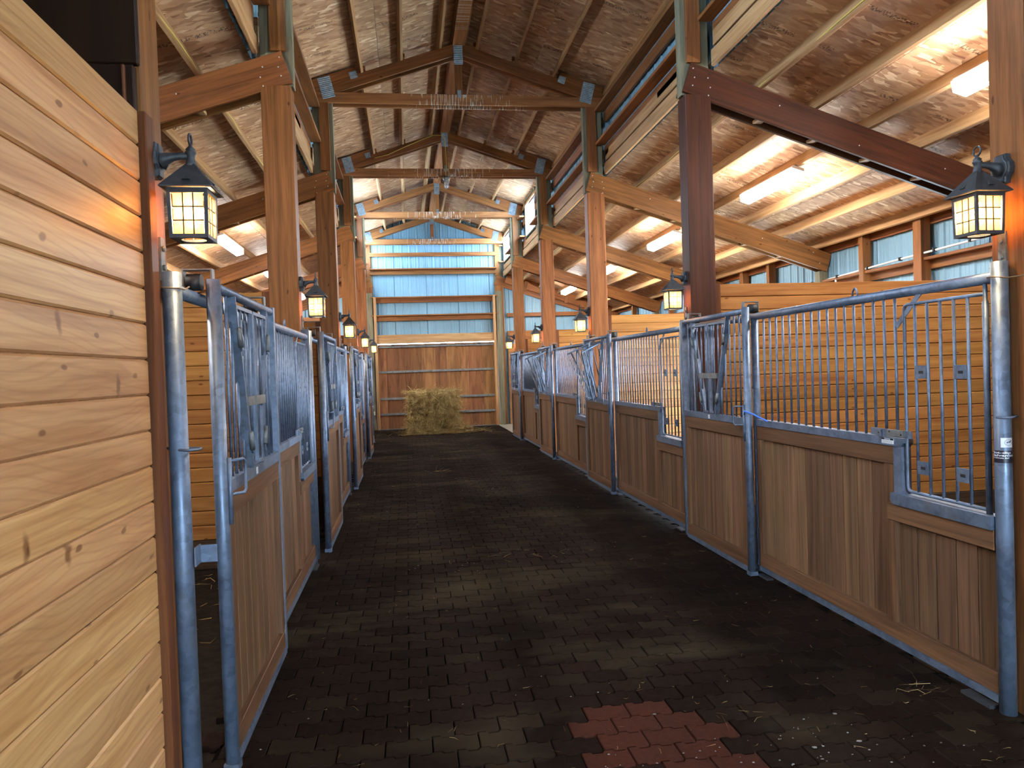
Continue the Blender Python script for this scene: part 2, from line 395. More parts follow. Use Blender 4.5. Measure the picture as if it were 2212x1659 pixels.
# ------------------------------------------------------------------ roof boarding and purlins
def osb_roof(name, label, x0, x1, zf, purl, extra=()):
    """sheets 1.22 m up the slope, 2.44 m along the barn; x0 is the low edge"""
    c = empty(name, T((x0+x1)/2, 9, zf((x0+x1)/2)), label, 'ceiling', kind='structure')
    p0 = Vector((x0, 0, zf(x0))); p1 = Vector((x1, 0, zf(x1))); d = (p1-p0); L = d.length; d /= L
    n = max(1, math.ceil(L/1.22)); st = L/n
    nrm = Vector((0, 1, 0)).cross(d)
    if nrm.z < 0: nrm = -nrm
    for i in range(n):
        yy = YB0-(1.22 if i % 2 else 0)
        while yy < YB1:
            a = max(yy, YB0); b = min(yy+2.44, YB1)
            if b-a > .1:
                P = p0+d*(st*(i+.5))+nrm*.006
                W = Matrix(((d.x, 0, nrm.x, P.x), (0, 1, 0, (a+b)/2), (d.z, 0, nrm.z, P.z), (0, 0, 0, 1)))
                if W.determinant() < 0: W = W @ Matrix.Scale(-1, 4, (0, 1, 0))
                o = bpy.data.objects.new('strand_board', cbox(st-.004, b-a-.004, .012, 0, M['osb'])); put(o, c, W)
            yy += 2.44
    e0, e1 = p0+nrm*.03, p1+nrm*.03
    MB().add([(e0.x, YB0-.1, e0.z), (e1.x, YB0-.1, e1.z), (e1.x, YB1+.1, e1.z), (e0.x, YB1+.1, e0.z), (e0.x, YB0-.1, e0.z+.02), (e1.x, YB0-.1, e1.z+.02), (e1.x, YB1+.1, e1.z+.02), (e0.x, YB1+.1, e0.z+.02)], [(0, 1, 2, 3), (4, 5, 6, 7), (0, 1, 5, 4), (2, 3, 7, 6), (0, 3, 7, 4), (1, 2, 6, 5)]).build('roof_deck', M['roofmetal'], c, Matrix())
    for x in purl:
        z = zf(x)-.07
        beam('purlin', (x, YB0, z), (x, YB1, z), .038, .14, M['purlin'], c, up=nrm)
    for f in extra: f(c)
    return c
PC = (.27, .805, 1.34)
def ridge(c):
    beam('ridge_board', (CX, YB0, 6.1), (CX, YB1, 6.1), .17, .038, M['chord'], c)
    for s_ in (-1, 1): beam('ridge_cleat', (CX+s_*.09, YB0, 6.15), (CX+s_*.09, YB1, 6.15), .03, .1, M['timber'], c)
osb_roof('ceiling', 'strand board ceiling on the left slope above the aisle', mx(3.05), CX, roof_c, [CX-d for d in PC]+[mx(2.93)], [ridge])
osb_roof('ceiling', 'strand board ceiling on the right slope above the aisle', 3.05, CX, roof_c, [CX+d for d in PC]+[2.93])
PS = (3.39, 3.935, 4.48, 5.02, 5.57, 6.12)
def shed_osb(x): return shed_top(x)+.14
osb_roof('ceiling', 'lower strand board ceiling over the right-hand stalls', OUT+.05, 2.95, shed_osb, PS)
osb_roof('ceiling', 'lower strand board ceiling over the left-hand stalls', mx(OUT+.05), mx(2.95), shed_osb, [mx(x) for x in PS])

# ------------------------------------------------------------------ posts, shed rafters and trusses
for k, y in enumerate(PY):
    for side in (1, -1):
        sn = 'right' if side > 0 else 'left'
        X = (lambda x: x) if side > 0 else mx
        xc = (X(2.62)+X(2.87))/2
        po = empty('timber_post', T(xc, y+.095, 0), f'{ORD[k]} brown square timber post on the {sn} side of the aisle', 'post', 'timber posts along the aisle')
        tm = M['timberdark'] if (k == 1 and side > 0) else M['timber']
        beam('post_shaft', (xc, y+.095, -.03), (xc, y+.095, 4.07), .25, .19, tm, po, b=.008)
        xu = (X(2.6)+X(2.87))/2
        beam('treated_core', (xu, y+.095, 4.07), (xu, y+.095, 5.5), .27, .105, M['treated'], po)
        for yy in (y+.02, y+.17):
            beam('facing_board', (X(2.715), yy, 4.36), (X(2.715), yy, 5.27), .135, .038, M['timber'], po)
        lb = f'{ORD[k]} sloping rafter beam reaching from the {sn} post row to the outer wall'
        rb = empty('rafter_beam', T(X(2.65), y+.095, shed_top(2.65)), lb, 'beam', 'rafter beams over the stalls')
        for yy in (y+.02, y+.17):
            p = Vector((X(2.645), yy, shed_top(2.645)-.145)); q = Vector((X(6.3), yy, shed_top(6.3)-.145))
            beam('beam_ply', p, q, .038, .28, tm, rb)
        if k in (1, 2):
            for nx, nz in ((.06, -.05), (.07, -.13), (.05, -.21), (.2, -.09), (.22, -.17), (.2, -.25), (.9, -.1), (1.7, -.2), (2.6, -.12), (3.4, -.07), (3.5, -.2)):
                xx = X(2.645+nx); MB().path([(xx, y-.004, shed_top(2.645+nx)+nz), (xx, y+.002, shed_top(2.645+nx)+nz)], .006, 6).build('nail', M['speck2'], rb, Matrix())
        for x in PS[:5]:
            beam('spacer_block', (X(x), y+.04, shed_top(x)-.26), (X(x), y+.15, shed_top(x)-.26), .09, .03, M['purlin'], rb)
        beam('bearing_block', (X(6.22), y+.095, 2.2), (X(6.22), y+.095, shed_top(6.22)-.29), .13, .13, M['treated'], rb)
def gusset(mb, M4, w, h, n):
    """toothed steel plate: ribbed sheet"""
    st = h/n; vs = []; fs = []
    for i in range(2*n+1):
        zz = -h/2+i*st/2; dy = -.004 if i % 2 else 0.
        vs += [M4 @ Vector((-w/2, dy, zz)), M4 @ Vector((w/2, dy, zz))]
    fs = [(2*i, 2*i+1, 2*i+3, 2*i+2) for i in range(2*n)]
    mb.add(vs, fs); return mb
def truss(k, y, last=False):
    t = empty('roof_truss', T(CX, y+.095, 5.3), f'{ORD[k]} doubled timber roof truss with ribbed steel plates over the aisle', 'truss', 'roof trusses over the aisle')
    TZ = lambda d: 6.12-.333*d
    for j, yy in enumerate((y+.02, y+.17)):
        beam('bottom_chord', (mx(2.88), yy, 5.34), (2.88, yy, 5.34), .038, .14, M['chord'], t)
        beam('king_post', (CX-.01, yy, 5.41), (CX-.01, yy, 5.95), .09, .038, M['timber'], t)
        for s_ in (-1, 1):
            X = lambda d: CX+s_*d
            c0 = Vector((X(.03), yy, TZ(.03)-.075)); c1 = Vector((X(2.03), yy, TZ(2.03)-.075))
            beam('top_chord', c0, c1, .038, .15, M['timber'], t)
            beam('heel_block', (X(1.4), yy, TZ(1.4)+.055), (X(2.03), yy, TZ(2.03)+.055), .036, .11, M['timber'], t)
            beam('heel_wedge', (X(1.72), yy, 5.42), (X(2.02), yy, 5.42), .036, .1, M['timber'], t)
            for d in PC: beam('purlin_cleat', (X(d-.045), yy, TZ(d)+.05), (X(d-.045), yy, TZ(d)+.1), .04, .038, M['timber'], t)
            if j == 0:
                a = s_*.28
                R_ = Matrix.Rotation(a, 4, 'Y')
                gusset(MB(), T(X(1.8), y-.002, 5.47) @ Matrix.Rotation(s_*.25, 4, 'Y'), .17, .29, 12).build('gusset_plate', M['plate'], t, Matrix())
                gusset(MB(), T(X(1.44), y-.002, 5.645) @ Matrix.Rotation(s_*.32, 4, 'Y'), .1, .1, 6).build('gusset_plate', M['plate'], t, Matrix())
        if j == 0:
            gusset(MB(), T(CX-.01, y-.003, 5.97), .125, .3, 12).build('gusset_plate', M['plate'], t, Matrix())
            gusset(MB(), T(CX-.01, y-.003, 5.42), .05, .1, 5).build('gusset_plate', M['plate'], t, Matrix())
for k, y in enumerate(PY): truss(k, y if k < 5 else y-.16)

# ------------------------------------------------------------------ corrugated siding
def sheet(parent, p, ax, L, z0, z1f, face):
    """one ribbed steel sheet: starts at p, runs L along unit axis ax, ribs toward face"""
    ax = Vector(ax); face = Vector(face); p = Vector(p)
    prof = []
    s_ = 0.
    while s_ < L-1e-6:
        e = min(s_+.229, L)
        for ds, dd in ((0, .016), (.018, .016), (.034, 0), (.09, 0), (.096, .004), (.108, .004), (.114, 0), (.15, 0), (.156, .004), (.168, .004), (.174, 0), (.213, 0)):
            if s_+ds < e: prof.append((s_+ds, dd))
        s_ += .229
    prof.append((L, .016))
    vs = []
    for s_, dd in prof:
        q = p+ax*s_+face*dd
        vs += [(q.x, q.y, z0), (q.x, q.y, z1f(q.x) if callable(z1f) else z1f)]
    mb = MB().add(vs, [(2*i, 2*i+2, 2*i+3, 2*i+1) for i in range(len(prof)-1)])
    mb.build('siding_sheet', M['siding'], parent, Matrix())
def siding_run(parent, p, ax, L, z0, z1f, face):
    s_ = 0.
    while s_ < L-.01:
        l = min(.916, L-s_); sheet(parent, Vector(p)+Vector(ax)*s_, ax, l+.012, z0, z1f, face); s_ += .916

# outer walls of the two sheds
for side in (1, -1):
    sn = 'right' if side > 0 else 'left'; X = (lambda x: x) if side > 0 else mx
    wl = empty('wall_outer_'+sn, T(X(OUT), 9, 0), f'outer {sn} wall of pale ribbed steel siding on timber girts', 'wall', kind='structure')
    cuts = [(YB0, YB1, -.1)]
    if side > 0: cuts = [(YB0, 8.06, -.1), (8.06, 9.9, 2.2), (9.9, 11.0, -.1), (11.0, 12.6, 2.2), (12.6, YB1, -.1)]
    for a, b, z0 in cuts: siding_run(wl, (X(OUT), a, 0), (0, 1, 0), b-a, z0, 3.4, (-side, 0, 0))
    for z, h in ((3.235, .135), (2.69, .12), (1.5, .12), (.5, .12)):
        segs = [(YB0, YB1)] if (z > 2.3 or side < 0) else [(YB0, 8.06), (9.9, 11.0), (12.6, YB1)]
        for a, b in segs:
            beam('girt', (X(6.3), a, z), (X(6.3), b, z), .038, h, M['timber'], wl)
            if z < 3: beam('girt_shelf', (X(6.25), a, z+h/2), (X(6.25), b, z+h/2), .13, .036, M['timber'], wl)
    for y in (8.0, 9.1, 11.66, 12.66, 4.4, 5.5, 15.4, 16.4, 19.2):
        wide = y in (8.0, 12.66)
        beam('stud', (X(6.22), y, 2.2 if y in (9.1, 11.66) else 0), (X(6.22), y, shed_osb(6.22)-.01), .13, .14 if wide else .09, M['timber'], wl)
# white conduit along the right-hand girt
pts = [(6.2, 6.7, 2.85), (6.2, 7.6, 2.83), (6.2, 8.5, 2.81), (6.2, 9.4, 2.78), (6.2, 10.1, 2.755), (6.18, 10.6, 2.72), (6.16, 10.9, 2.64), (6.16, 11.1, 2.5)]
cd = MB().path(pts, .014, 8).build('conduit', M['white'], None, label='white plastic conduit clipped along the girt of the right outer wall', cat='conduit')
for y in (7.2, 7.75, 8.35, 9.0, 9.7, 10.35):
    MB().box(6.17, 6.215, y-.012, y+.012, 2.86-.03*(y-6.7)-.02, 2.86-.03*(y-6.7)+.025).build('pipe_clip', M['black'], cd, Matrix())
MB().path([(6.2, 9.75, 2.76), (6.19, 9.75, 2.6)], .013, 8).build('drop_pipe', M['white'], cd, Matrix())

# clerestory walls above the stalls
for side in (1, -1):
    sn = 'right' if side > 0 else 'left'; X = (lambda x: x) if side > 0 else mx
    wl = empty('wall_clerestory_'+sn, T(X(2.95), 9, 4.3), f'high {sn} clerestory wall of steel siding and horizontal girts', 'wall', kind='structure')
    wins = [(-.57, .77)]+([(3.9, 5.24)] if side < 0 else [])+[(15.68, 17.02), (19.63, 20.97)]  # front pair and near-left window are unseen, added to light roof and siding
    eds = [YB0]+[e for q in wins for e in q]+[YB1]
    segs = [(eds[2*i], eds[2*i+1], 4.35, 5.56) for i in range(len(wins)+1)]
    for a, b in wins: segs += [(a, b, 4.35, 4.72), (a, b, 5.56, 5.57)]
    for a, b, z0, z1 in segs:
        if z1-z0 > .05: siding_run(wl, (X(2.965), a, 0), (0, 1, 0), b-a, z0, z1, (-side, 0, 0))
    for a, b in [(YB0, PY[0])]+[(PY[k]+.19, PY[k+1]) for k in range(5)]:
        w_ = [q for q in wins if a < q[0] < b]
        runs = [(a, b)] if not w_ else [(a, w_[0][0]), (w_[0][1], b)]
        for ra, rb_ in runs:
            if rb_-ra < .05: continue
            for z in (5.22, 4.75):
                beam('girt_shelf', (X(2.83), ra, z), (X(2.83), rb_, z), .14, .038, M['timber'], wl)
                beam('girt', (X(2.92), ra, z-.095), (X(2.92), rb_, z-.095), .038, .14, M['timber'], wl)
        beam('ledger', (X(2.9), a, 4.4), (X(2.9), b, 4.4), .038, .15, M['purlin'], wl)
        beam('ledger', (X(2.92), a, 4.585), (X(2.92), b, 4.585), .038, .14, M['purlin'], wl)
    for i, (a, b) in enumerate(wins):
        wn = empty(f'window_{i+1 + (3 if side < 0 else 0)}', T(X(2.95), (a+b)/2, 4.72), f'bright two-pane {sn} clerestory window, {ORD[len(wins)-1-i] if i < len(wins)-1 else "first"} from the far gable', 'window', kind='structure')  # labels also cover the unseen windows added for light
        for yy in (a+.02, b-.02): beam('jamb', (X(2.94), yy, 4.7), (X(2.94), yy, 5.58), .09, .04, M['treated'], wn)
        for zz in (4.72, 5.56): beam('sill', (X(2.94), a, zz), (X(2.94), b, zz), .09, .04, M['treated'], wn)
        ym = (a+b)/2
        beam('mullion', (X(2.955), ym, 4.74), (X(2.955), ym, 5.54), .03, .04, M['white'], wn)
        for y0, y1 in ((a+.04, ym-.02), (ym+.02, b-.04)):
            MB().box(X(2.96)-.002, X(2.96)+.002, y0, y1, 4.74, 5.54).build('pane', M['glass'], wn, Matrix())

# ------------------------------------------------------------------ far end wall with its plywood door
wb = empty('wall_back', T(CX, 21.05, 0), 'far gable wall of pale ribbed steel siding with timber girts', 'wall', kind='structure')
siding_run(wb, (mx(2.93), 21.1, 0), (1, 0, 0), 2*(2.93-CX), 2.452, lambda x: roof_c(x)+.02, (0, -1, 0))
for s_ in (1, -1):
    X = (lambda x: x) if s_ > 0 else mx
    x0 = 2.58 if s_ > 0 else mx(OUT)
    siding_run(wb, (x0, 21.11, 0), (1, 0, 0), OUT-2.58, -.1, lambda x: shed_osb(x)+.02, (0, -1, 0))
    sp = [(X(2.95), 20.98, shed_osb(2.95)-.15), (X(6.3), 20.98, shed_osb(6.3)-.15)]
    beam('end_rafter', sp[0], sp[1], .04, .28, M['timber'], wb)
    for q in (3.5, 4.1, 4.7, 5.3):
        beam('rafter_cleat', (X(q), 20.945, shed_top(q)-.2), (X(q+.06), 20.945, shed_top(q)+.1), .03, .1, M['timber'], wb)
    for z, h in ((3.2, .11), (2.6, .26)):
        beam('girt', (X(2.95), 21.03, z), (X(6.3), 21.03, z), .06, h, M['timber'], wb)
    for i in range(19):
        beam('pine_board', (X(2.95), 21.0, .06+.124*i), (X(6.3), 21.0, .06+.124*i), .03, .12, M['pinefar'], wb)
for z, h in ((4.99, .11), (4.495, .15), (3.69, .15), (3.175, .15)):
    beam('girt', (mx(2.68), 21.03, z), (2.68, 21.03, z), .05, h, M['timber'], wb)
    if z < 4.9: beam('girt_shelf', (mx(2.68), 20.98, z+h/2), (2.68, 20.98, z+h/2), .13, .036, M['timber'], wb)
beam('door_header', (mx(2.55), 20.98, 2.58), (2.55, 20.98, 2.58), .06, .245, M['purlin'], wb)
for s_ in (1, -1):
    X = (lambda x: x) if s_ > 0 else mx
    beam('door_jamb', (X(2.57), 20.96, 0), (X(2.57), 20.96, 3.78), .07, .12, M['purlin'], wb)
    beam('jamb_post', (X(2.72), 21.0, 0), (X(2.72), 21.0, 3.9), .17, .1, M['treated'], wb)
dr = empty('door_1', T(CX, 21.06, 0), 'large plywood sliding door with steel rails at the far end', 'door', kind='structure')
MB().box(mx(2.56), 2.56, 21.09, 21.1, -.03, 2.43).build('light_stop_sheet', M['ply'], dr, Matrix())  # backing added so sky light does not leak between the strips
x = mx(2.55); wds = [.25, .36, .33, .32, .4, .33, .42, .22, .42, .36]; wds = [q*3.37/sum(wds) for q in wds]
for q in wds:
    beam('plywood_strip', (x+q/2, 21.075, -.02), (x+q/2, 21.075, 2.425), q-.003, .02, M['ply'], dr, b=.002); x += q
for z, h in ((2.362, .055), (1.645, .06), (.878, .06), (.433, .06), (-.005, .04)):
    beam('door_rail', (mx(2.52), 21.045, z), (2.52, 21.045, z), .03, h, M['galvd'], dr, b=.002)
for xx in (mx(2.1), 2.1): MB().box(xx-.04, xx+.04, 21.02, 21.05, 2.38, 2.43).build('door_hanger', M['black'], dr, Matrix())
# front end wall behind the viewer, with an open doorway
wf = empty('wall_front', T(CX, YB0, 0), 'front end wall of ribbed steel siding around an open doorway', 'wall', kind='structure')
siding_run(wf, (mx(2.6), YB0, 0), (1, 0, 0), .5-mx(2.6), -.1, 2.12, (0, 1, 0))
siding_run(wf, (1.5, YB0, 0), (1, 0, 0), 1.1, -.1, 2.12, (0, 1, 0))
siding_run(wf, (mx(2.6), YB0, 0), (1, 0, 0), 2*(2.6-CX), 2.1, lambda x: roof_c(x)+.02, (0, 1, 0))
siding_run(wf, (2.6, YB0, 0), (1, 0, 0), OUT-2.6, -.1, lambda x: max(shed_osb(x), roof_c(x)-.1 if x < 3 else 0)+.02, (0, 1, 0))
siding_run(wf, (mx(OUT), YB0, 0), (1, 0, 0), OUT-2.6, -.1, lambda x: max(shed_osb(x), roof_c(x)-.1 if x > mx(3) else 0)+.02, (0, 1, 0))

# ------------------------------------------------------------------ pine walls near the viewer and stall partitions
def board_wall(root, p, q, z0, z1, bh, m, name='pine_board', t=.032, mode='solid'):
    n = round((z1-z0)/bh)
    MB().bar((p[0], p[1], (z0+z1)/2), (q[0], q[1], (z0+z1)/2), .01, z1-z0-.02).build('light_stop_core', m, root, Matrix())  # unseen core added so light does not shine between the boards
    for i in range(n):
        z = z0+(i+.5)*bh
        beam(name, (p[0], p[1], z), (q[0], q[1], z), t, bh-.0035, m, root, b=.0065)
wl = empty('wall_left', T(-.9, 0, 0), 'honey pine board wall beside the viewer on the left', 'wall', kind='structure')
board_wall(wl, (-.908, YB0), (-.908, 2.688), .053, 2.533, .124, M['pine'])
MB().box(-.96, -.932, YB0, 2.69, -.03, 2.53).build('backing', M['kick'], wl, Matrix())
beam('edge_trim', (-.885, 2.728, -.02), (-.885, 2.728, 2.53), .035, .075, M['trim'], wl)
wr = empty('wall_right', T(2.64, 0, 0), 'pine board wall on the right behind the viewpoint', 'wall', kind='structure')
board_wall(wr, (2.65, YB0), (2.65, 2.68), .053, 2.533, .124, M['pine'])
wu = empty('wall_upper_left', T(-1.1, 2.76, 2.5), 'dark brown painted panel above the left board wall', 'wall', kind='structure')
beam('panel', (-2.7, 2.722, 2.7), (-2.7, 2.722, 4.3), 3.616, .03, M['darkbrown'], wu)
beam('panel', (-2.7, 2.718, 0.), (-2.7, 2.718, 2.695), 3.59, .036, M['darkbrown'], wu)
beam('panel_batten', (-.935, 2.70, 2.4), (-.935, 2.70, 2.69), .012, .03, M['trim'], wu)
for k, y in enumerate(PY[:5]):
    for side in (1, -1):
        if side < 0 and k == 0: continue
        sn = 'right' if side > 0 else 'left'; X = (lambda x: x) if side > 0 else mx
        pt = empty('stall_partition', T(X(4.5), y+.1, 0), f'{ORD[k]} horizontal pine board partition between the {sn}-hand stalls', 'partition', 'pine stall partitions')
        board_wall(pt, (X(2.935), y+.1), (X(6.16), y+.1), .22, 2.328, .124, M['pinefar'], t=.04)
        for i in range(2): beam('kick_plank', (X(2.9), y+.1, -.03+.125*(i+.5)), (X(6.16), y+.1, -.03+.125*(i+.5)), .045, .122, M['kick'], pt)
        beam('end_batten', (X(2.905), y+.09, 0), (X(2.905), y+.09, 2.33), .06, .07, M['trim'], pt)

# ------------------------------------------------------------------ stall fronts (local x runs left to right as seen from the aisle, local -y faces the aisle)
def text_mesh(name, body, size, m, parent, L, extr=.0004, align='CENTER'):
    cu = bpy.data.curves.new(name, 'FONT'); cu.body = body; cu.size = size; cu.align_x = align; cu.extrude = extr
    tmp = bpy.data.objects.new(name, cu); me = bpy.data.meshes.new_from_object(tmp)
    bpy.data.objects.remove(tmp); me.materials.append(m)
    o = bpy.data.objects.new(name, me); put(o, parent, MW[parent] @ L); return o
def fixed_front(W):
    t = empty('stall_front', W)
    g = M['galv']
    def B(n, *a, m=g): return MB().box(*a).build(n, m, t)
    def P(n, pts, r, k=10, m=g): return MB().path(pts, r, k).build(n, m, t)
    P('pole', [(3.47, 0, -.02), (3.47, 0, 1.985)], .034, 16)
    P('pole', [(-.02, 0, -.02), (-.02, 0, 1.985)], .034, 16)
    P('track_rail', [(-.02, 0, 1.92), (3.47, 0, 1.92)], .026, 12)
    P('stile', [(1.215, 0, .02), (1.215, 0, 1.91)], .028, 12)
    mr = MB()
    mr.add([(1.235, -.03, 1.112), (2.84, -.03, 1.112), (2.862, -.03, 1.134), (2.862, -.03, 1.158), (1.235, -.03, 1.158),
            (1.235, .03, 1.112), (2.84, .03, 1.112), (2.862, .03, 1.134), (2.862, .03, 1.158), (1.235, .03, 1.158)],
           [(0, 1, 2, 3, 4), (9, 8, 7, 6, 5), (0, 5, 6, 1), (1, 6, 7, 2), (2, 7, 8, 3), (3, 8, 9, 4), (4, 9, 5, 0)])
    mr.build('mid_rail', g, t)
    B('notch_rail', 2.776, 2.842, -.025, .03, .86, 1.112)
    mr = MB(); mr.add([(2.79, -.045, .805), (3.445, -.045, .805), (3.445, -.045, .865), (2.77, -.045, .865), (2.77, -.045, .825),
                       (2.79, .03, .805), (3.445, .03, .805), (3.445, .03, .865), (2.77, .03, .865), (2.77, .03, .825)],
                      [(0, 1, 2, 3, 4), (9, 8, 7, 6, 5), (0, 5, 6, 1), (1, 6, 7, 2), (2, 7, 8, 3), (3, 8, 9, 4), (4, 9, 5, 0)])
    mr.build('notch_sill', g, t)
    for i in range(17): P('bar', [(1.352+.0894*i, 0, 1.15), (1.352+.0894*i, 0, 1.9)], .0078, 8)
    for xx in (2.94, 3.028, 3.116, 3.205, 3.292): P('bar', [(xx, -.005, .885), (xx, -.005, 1.853)], .0075, 8)
    P('hatch_rod', [(3.39, -.005, 1.853), (2.885, -.005, 1.853), (2.867, -.005, 1.846), (2.86, -.005, 1.83), (2.86, -.005, .905), (2.868, -.005, .89), (2.885, -.005, .884), (3.39, -.005, .884)], .0085, 8)
    P('hatch_post', [(3.395, -.005, .86), (3.395, -.005, 1.82), (3.395, -.005, 1.821), (3.395, -.005, 1.9)], [.0135, .0135, .009, .009], 10)
    for x0, x1 in ((2.945, 3.023), (3.21, 3.287)):
        for z in (1.505, 1.02):
            pl = B('bracket_plate', x0, x1, -.014, -.009, z-.033, z+.033)
            MB().box(x0+.026, x1-.022, -.0155, -.0085, z-.008, z+.006).build('slot_shade', M['black'], pl, MW[t])  # black block stands in for the shaded hole in the plate
    MB().bar((2.80, -.006, 1.745), (2.985, -.006, 1.905), .028, .004, (0, 1, 0)).build('brace', g, t)
    la = B('latch_bar', 2.6, 2.925, -.03, -.022, 1.162, 1.2)
    MB().box(2.665, 2.7, -.042, -.03, 1.158, 1.195).build('latch_lug', g, la, MW[t])
    MB().box(2.745, 2.875, -.04, -.03, 1.166, 1.2).build('latch_arm', M['galvd'], la, MW[t])
    for xx, zz in ((2.683, 1.178), (2.77, 1.19), (2.862, 1.178)): MB().box(xx-.004, xx+.004, -.0435, -.03, zz-.004, zz+.004).build('bolt', M['black'], la, MW[t])
    P('eye_loop', [(2.415, 0, 1.94), (2.422, 0, 1.975), (2.44, 0, 1.99), (2.458, 0, 1.975), (2.465, 0, 1.94)], .006, 6)
    B('bottom_rail', 1.2, 3.45, -.03, .03, .036, .07)
    f = M['frameb']
    def bd(n, x0, x1, z0, z1, vert, yf=-.022, th=.04, m=f):
        xm, zm = (x0+x1)/2, (z0+z1)/2
        if vert: lbeam(n, (xm, yf+th/2, z0), (xm, yf+th/2, z1), x1-x0, th, m, t, (0, 1, 0))
        else: lbeam(n, (x0, yf+th/2, zm), (x1, yf+th/2, zm), th, z1-z0, m, t)
    bd('frame_board', 1.24, 2.775, 1.012, 1.112, False)
    bd('frame_board', 1.24, 1.302, .156, 1.012, True)
    bd('frame_board', 2.69, 2.775, .156, 1.012, True)
    bd('frame_board', 2.72, 3.442, .712, .805, False, -.03)
    bd('frame_board', 1.24, 3.442, .07, .166, False)
    for i in range(10): bd('plank', 1.302+i*.1388, 1.302+(i+1)*.1388-.004, .156, 1.012, True, .004, .022, M['plank'])
    for i in range(5): bd('plank', 2.775+i*.1334, 2.775+(i+1)*.1334-.004, .156, .712, True, .004, .022, M['plank'])
    B('foot_pad', 1.25, 1.4, -.05, .0, -.01, .012, m=M['iron']); B('foot_pad', 3.25, 3.42, -.05, .0, -.01, .012, m=M['iron'])
    return t
UC, V0, V1, H0, H1 = .612, 1.185, 1.905, .1, .335
def vz(d): return V0+(d-H0)*(V1-V0)/(H1-H0)
def v_door(W, yoke_open, round_left):
    t = empty('stall_door', W); g = M['galv']
    def B(n, *a, m=g): return MB().box(*a).build(n, m, t)
    def P(n, pts, r, k=10, m=g, par=None): return MB().path(pts, r, k).build(n, m, par or t, MW[t])
    ur, us = (.02, 1.232) if round_left else (1.235, .02)
    P('round_stile', [(ur, 0, .0), (ur, 0, 1.99)], .0285, 14)
    B('square_stile', us-.023, us+.023, -.023, .023, .03, 1.985)
    P('top_rail', [(.02, 0, 1.962), (1.235, 0, 1.962)], .021, 12)
    B('mid_rail', .04, 1.21, -.026, .026, 1.12, 1.17)
    B('bottom_rail', .04, 1.21, -.026, .026, .02, .056)
    n = 13
    us_ = [.04+1.17*(i+1)/(n+1) for i in range(n)]
    gate = {-1: [], 1: []}
    for u in us_:
        d = abs(u-UC)
        if d > H1: P('bar', [(u, 0, 1.165), (u, 0, 1.95)], .0075, 8)
        else:
            if d > H0: P('bar', [(u, 0, 1.165), (u, 0, vz(d))], .0075, 8)
            gate[-1 if u < UC else 1].append((u, max(V0, vz(d)) if d > H0 else V0))
    for s_ in (-1, 1):
        p0 = Vector((UC+s_*(H0+.012), -.012, V0-.015)); p1 = Vector((UC+s_*(H1+.02), -.012, 1.945))
        MB().bar(p0, p1, .04, .012, (1, 0, 0)).build('yoke_frame', g, t)
    for s_ in (-1, 1):
        mb = MB()
        a = Vector((UC+s_*(H1-.006), -.02, V1)); b = Vector((UC+s_*(H0-.006), -.02, V0)); c = Vector((UC+s_*.012, -.02, V1)); d = Vector((UC+s_*.012, -.02, V0))
        mb.bar(a, b, .02, .012, (1, 0, 0)); mb.bar(a, c, .02, .016); mb.bar(c, d, .022, .012, (1, 0, 0)); mb.bar(b, d, .03, .016)
        for u, z0 in gate[s_]:
            if abs(u-UC) > .02: mb.path([(u, -.02, z0), (u, -.02, V1)], .007, 6)
        mb.path([(UC+s_*.06, -.02, V0), (UC+s_*.06, -.02, V1)], .007, 6)
        hinge = Matrix()
        if yoke_open:
            axis = (a-b).normalized()
            hinge = T(*b) @ Matrix.Rotation(s_*math.radians(112), 4, axis) @ T(*(-b))
        gt = mb.build('yoke_gate', g, t, MW[t] @ hinge)
        if s_ < 0 or not yoke_open:
            lp = (UC-.19, UC+.0) if s_ < 0 else (UC-.04, UC+.18)
            MB().box(lp[0], lp[1], -.042 if s_ > 0 else -.036, -.03, 1.462, 1.505).build('yoke_latch', M['galvd'], gt, MW[t] @ hinge)
        for z in (1.3, 1.77):
            dd = H0+(z-V0)*(H1-H0)/(V1-V0)+.022
            ax = (p1-p0).normalized() if s_ > 0 else (Vector((UC-(H1+.02), -.012, 1.945))-Vector((UC-(H0+.012), -.012, V0-.015))).normalized()
            cpt = Vector((UC+s_*dd, -.036, z))
            hb = P('hinge_barrel', [cpt-ax*.045, cpt-ax*.003, cpt+ax*.003, cpt+ax*.045], [.0125, .0125, .0125, .011], 10, M['galvd'])
            MB().path([cpt-ax*.062, cpt-ax*.045], .006, 6).build('pin', g, hb, MW[t])
            MB().path([cpt-ax*.07+Vector((.014*math.cos(q), -.006, .014*math.sin(q))) for q in [i*PI/5 for i in range(10)]], .0022, 5, True).build('pull_ring', g, hb, MW[t])
    f = M['frameb']
    def bd(n_, x0, x1, z0, z1, vert, yf=-.02, th=.036, m=f):
        xm, zm = (x0+x1)/2, (z0+z1)/2
        if vert: lbeam(n_, (xm, yf+th/2, z0), (xm, yf+th/2, z1), x1-x0, th, m, t, (0, 1, 0))
        else: lbeam(n_, (x0, yf+th/2, zm), (x1, yf+th/2, zm), th, z1-z0, m, t)
    bd('frame_board', .045, 1.207, 1.022, 1.12, False)
    bd('frame_board', .045, 1.207, .056, .15, False)
    bd('frame_board', .045, .108, .15, 1.022, True); bd('frame_board', 1.144, 1.207, .15, 1.022, True)
    for i in range(8): bd('plank', .108+i*.1295, .108+(i+1)*.1295-.004, .15, 1.022, True, .004, .02, M['plank'])
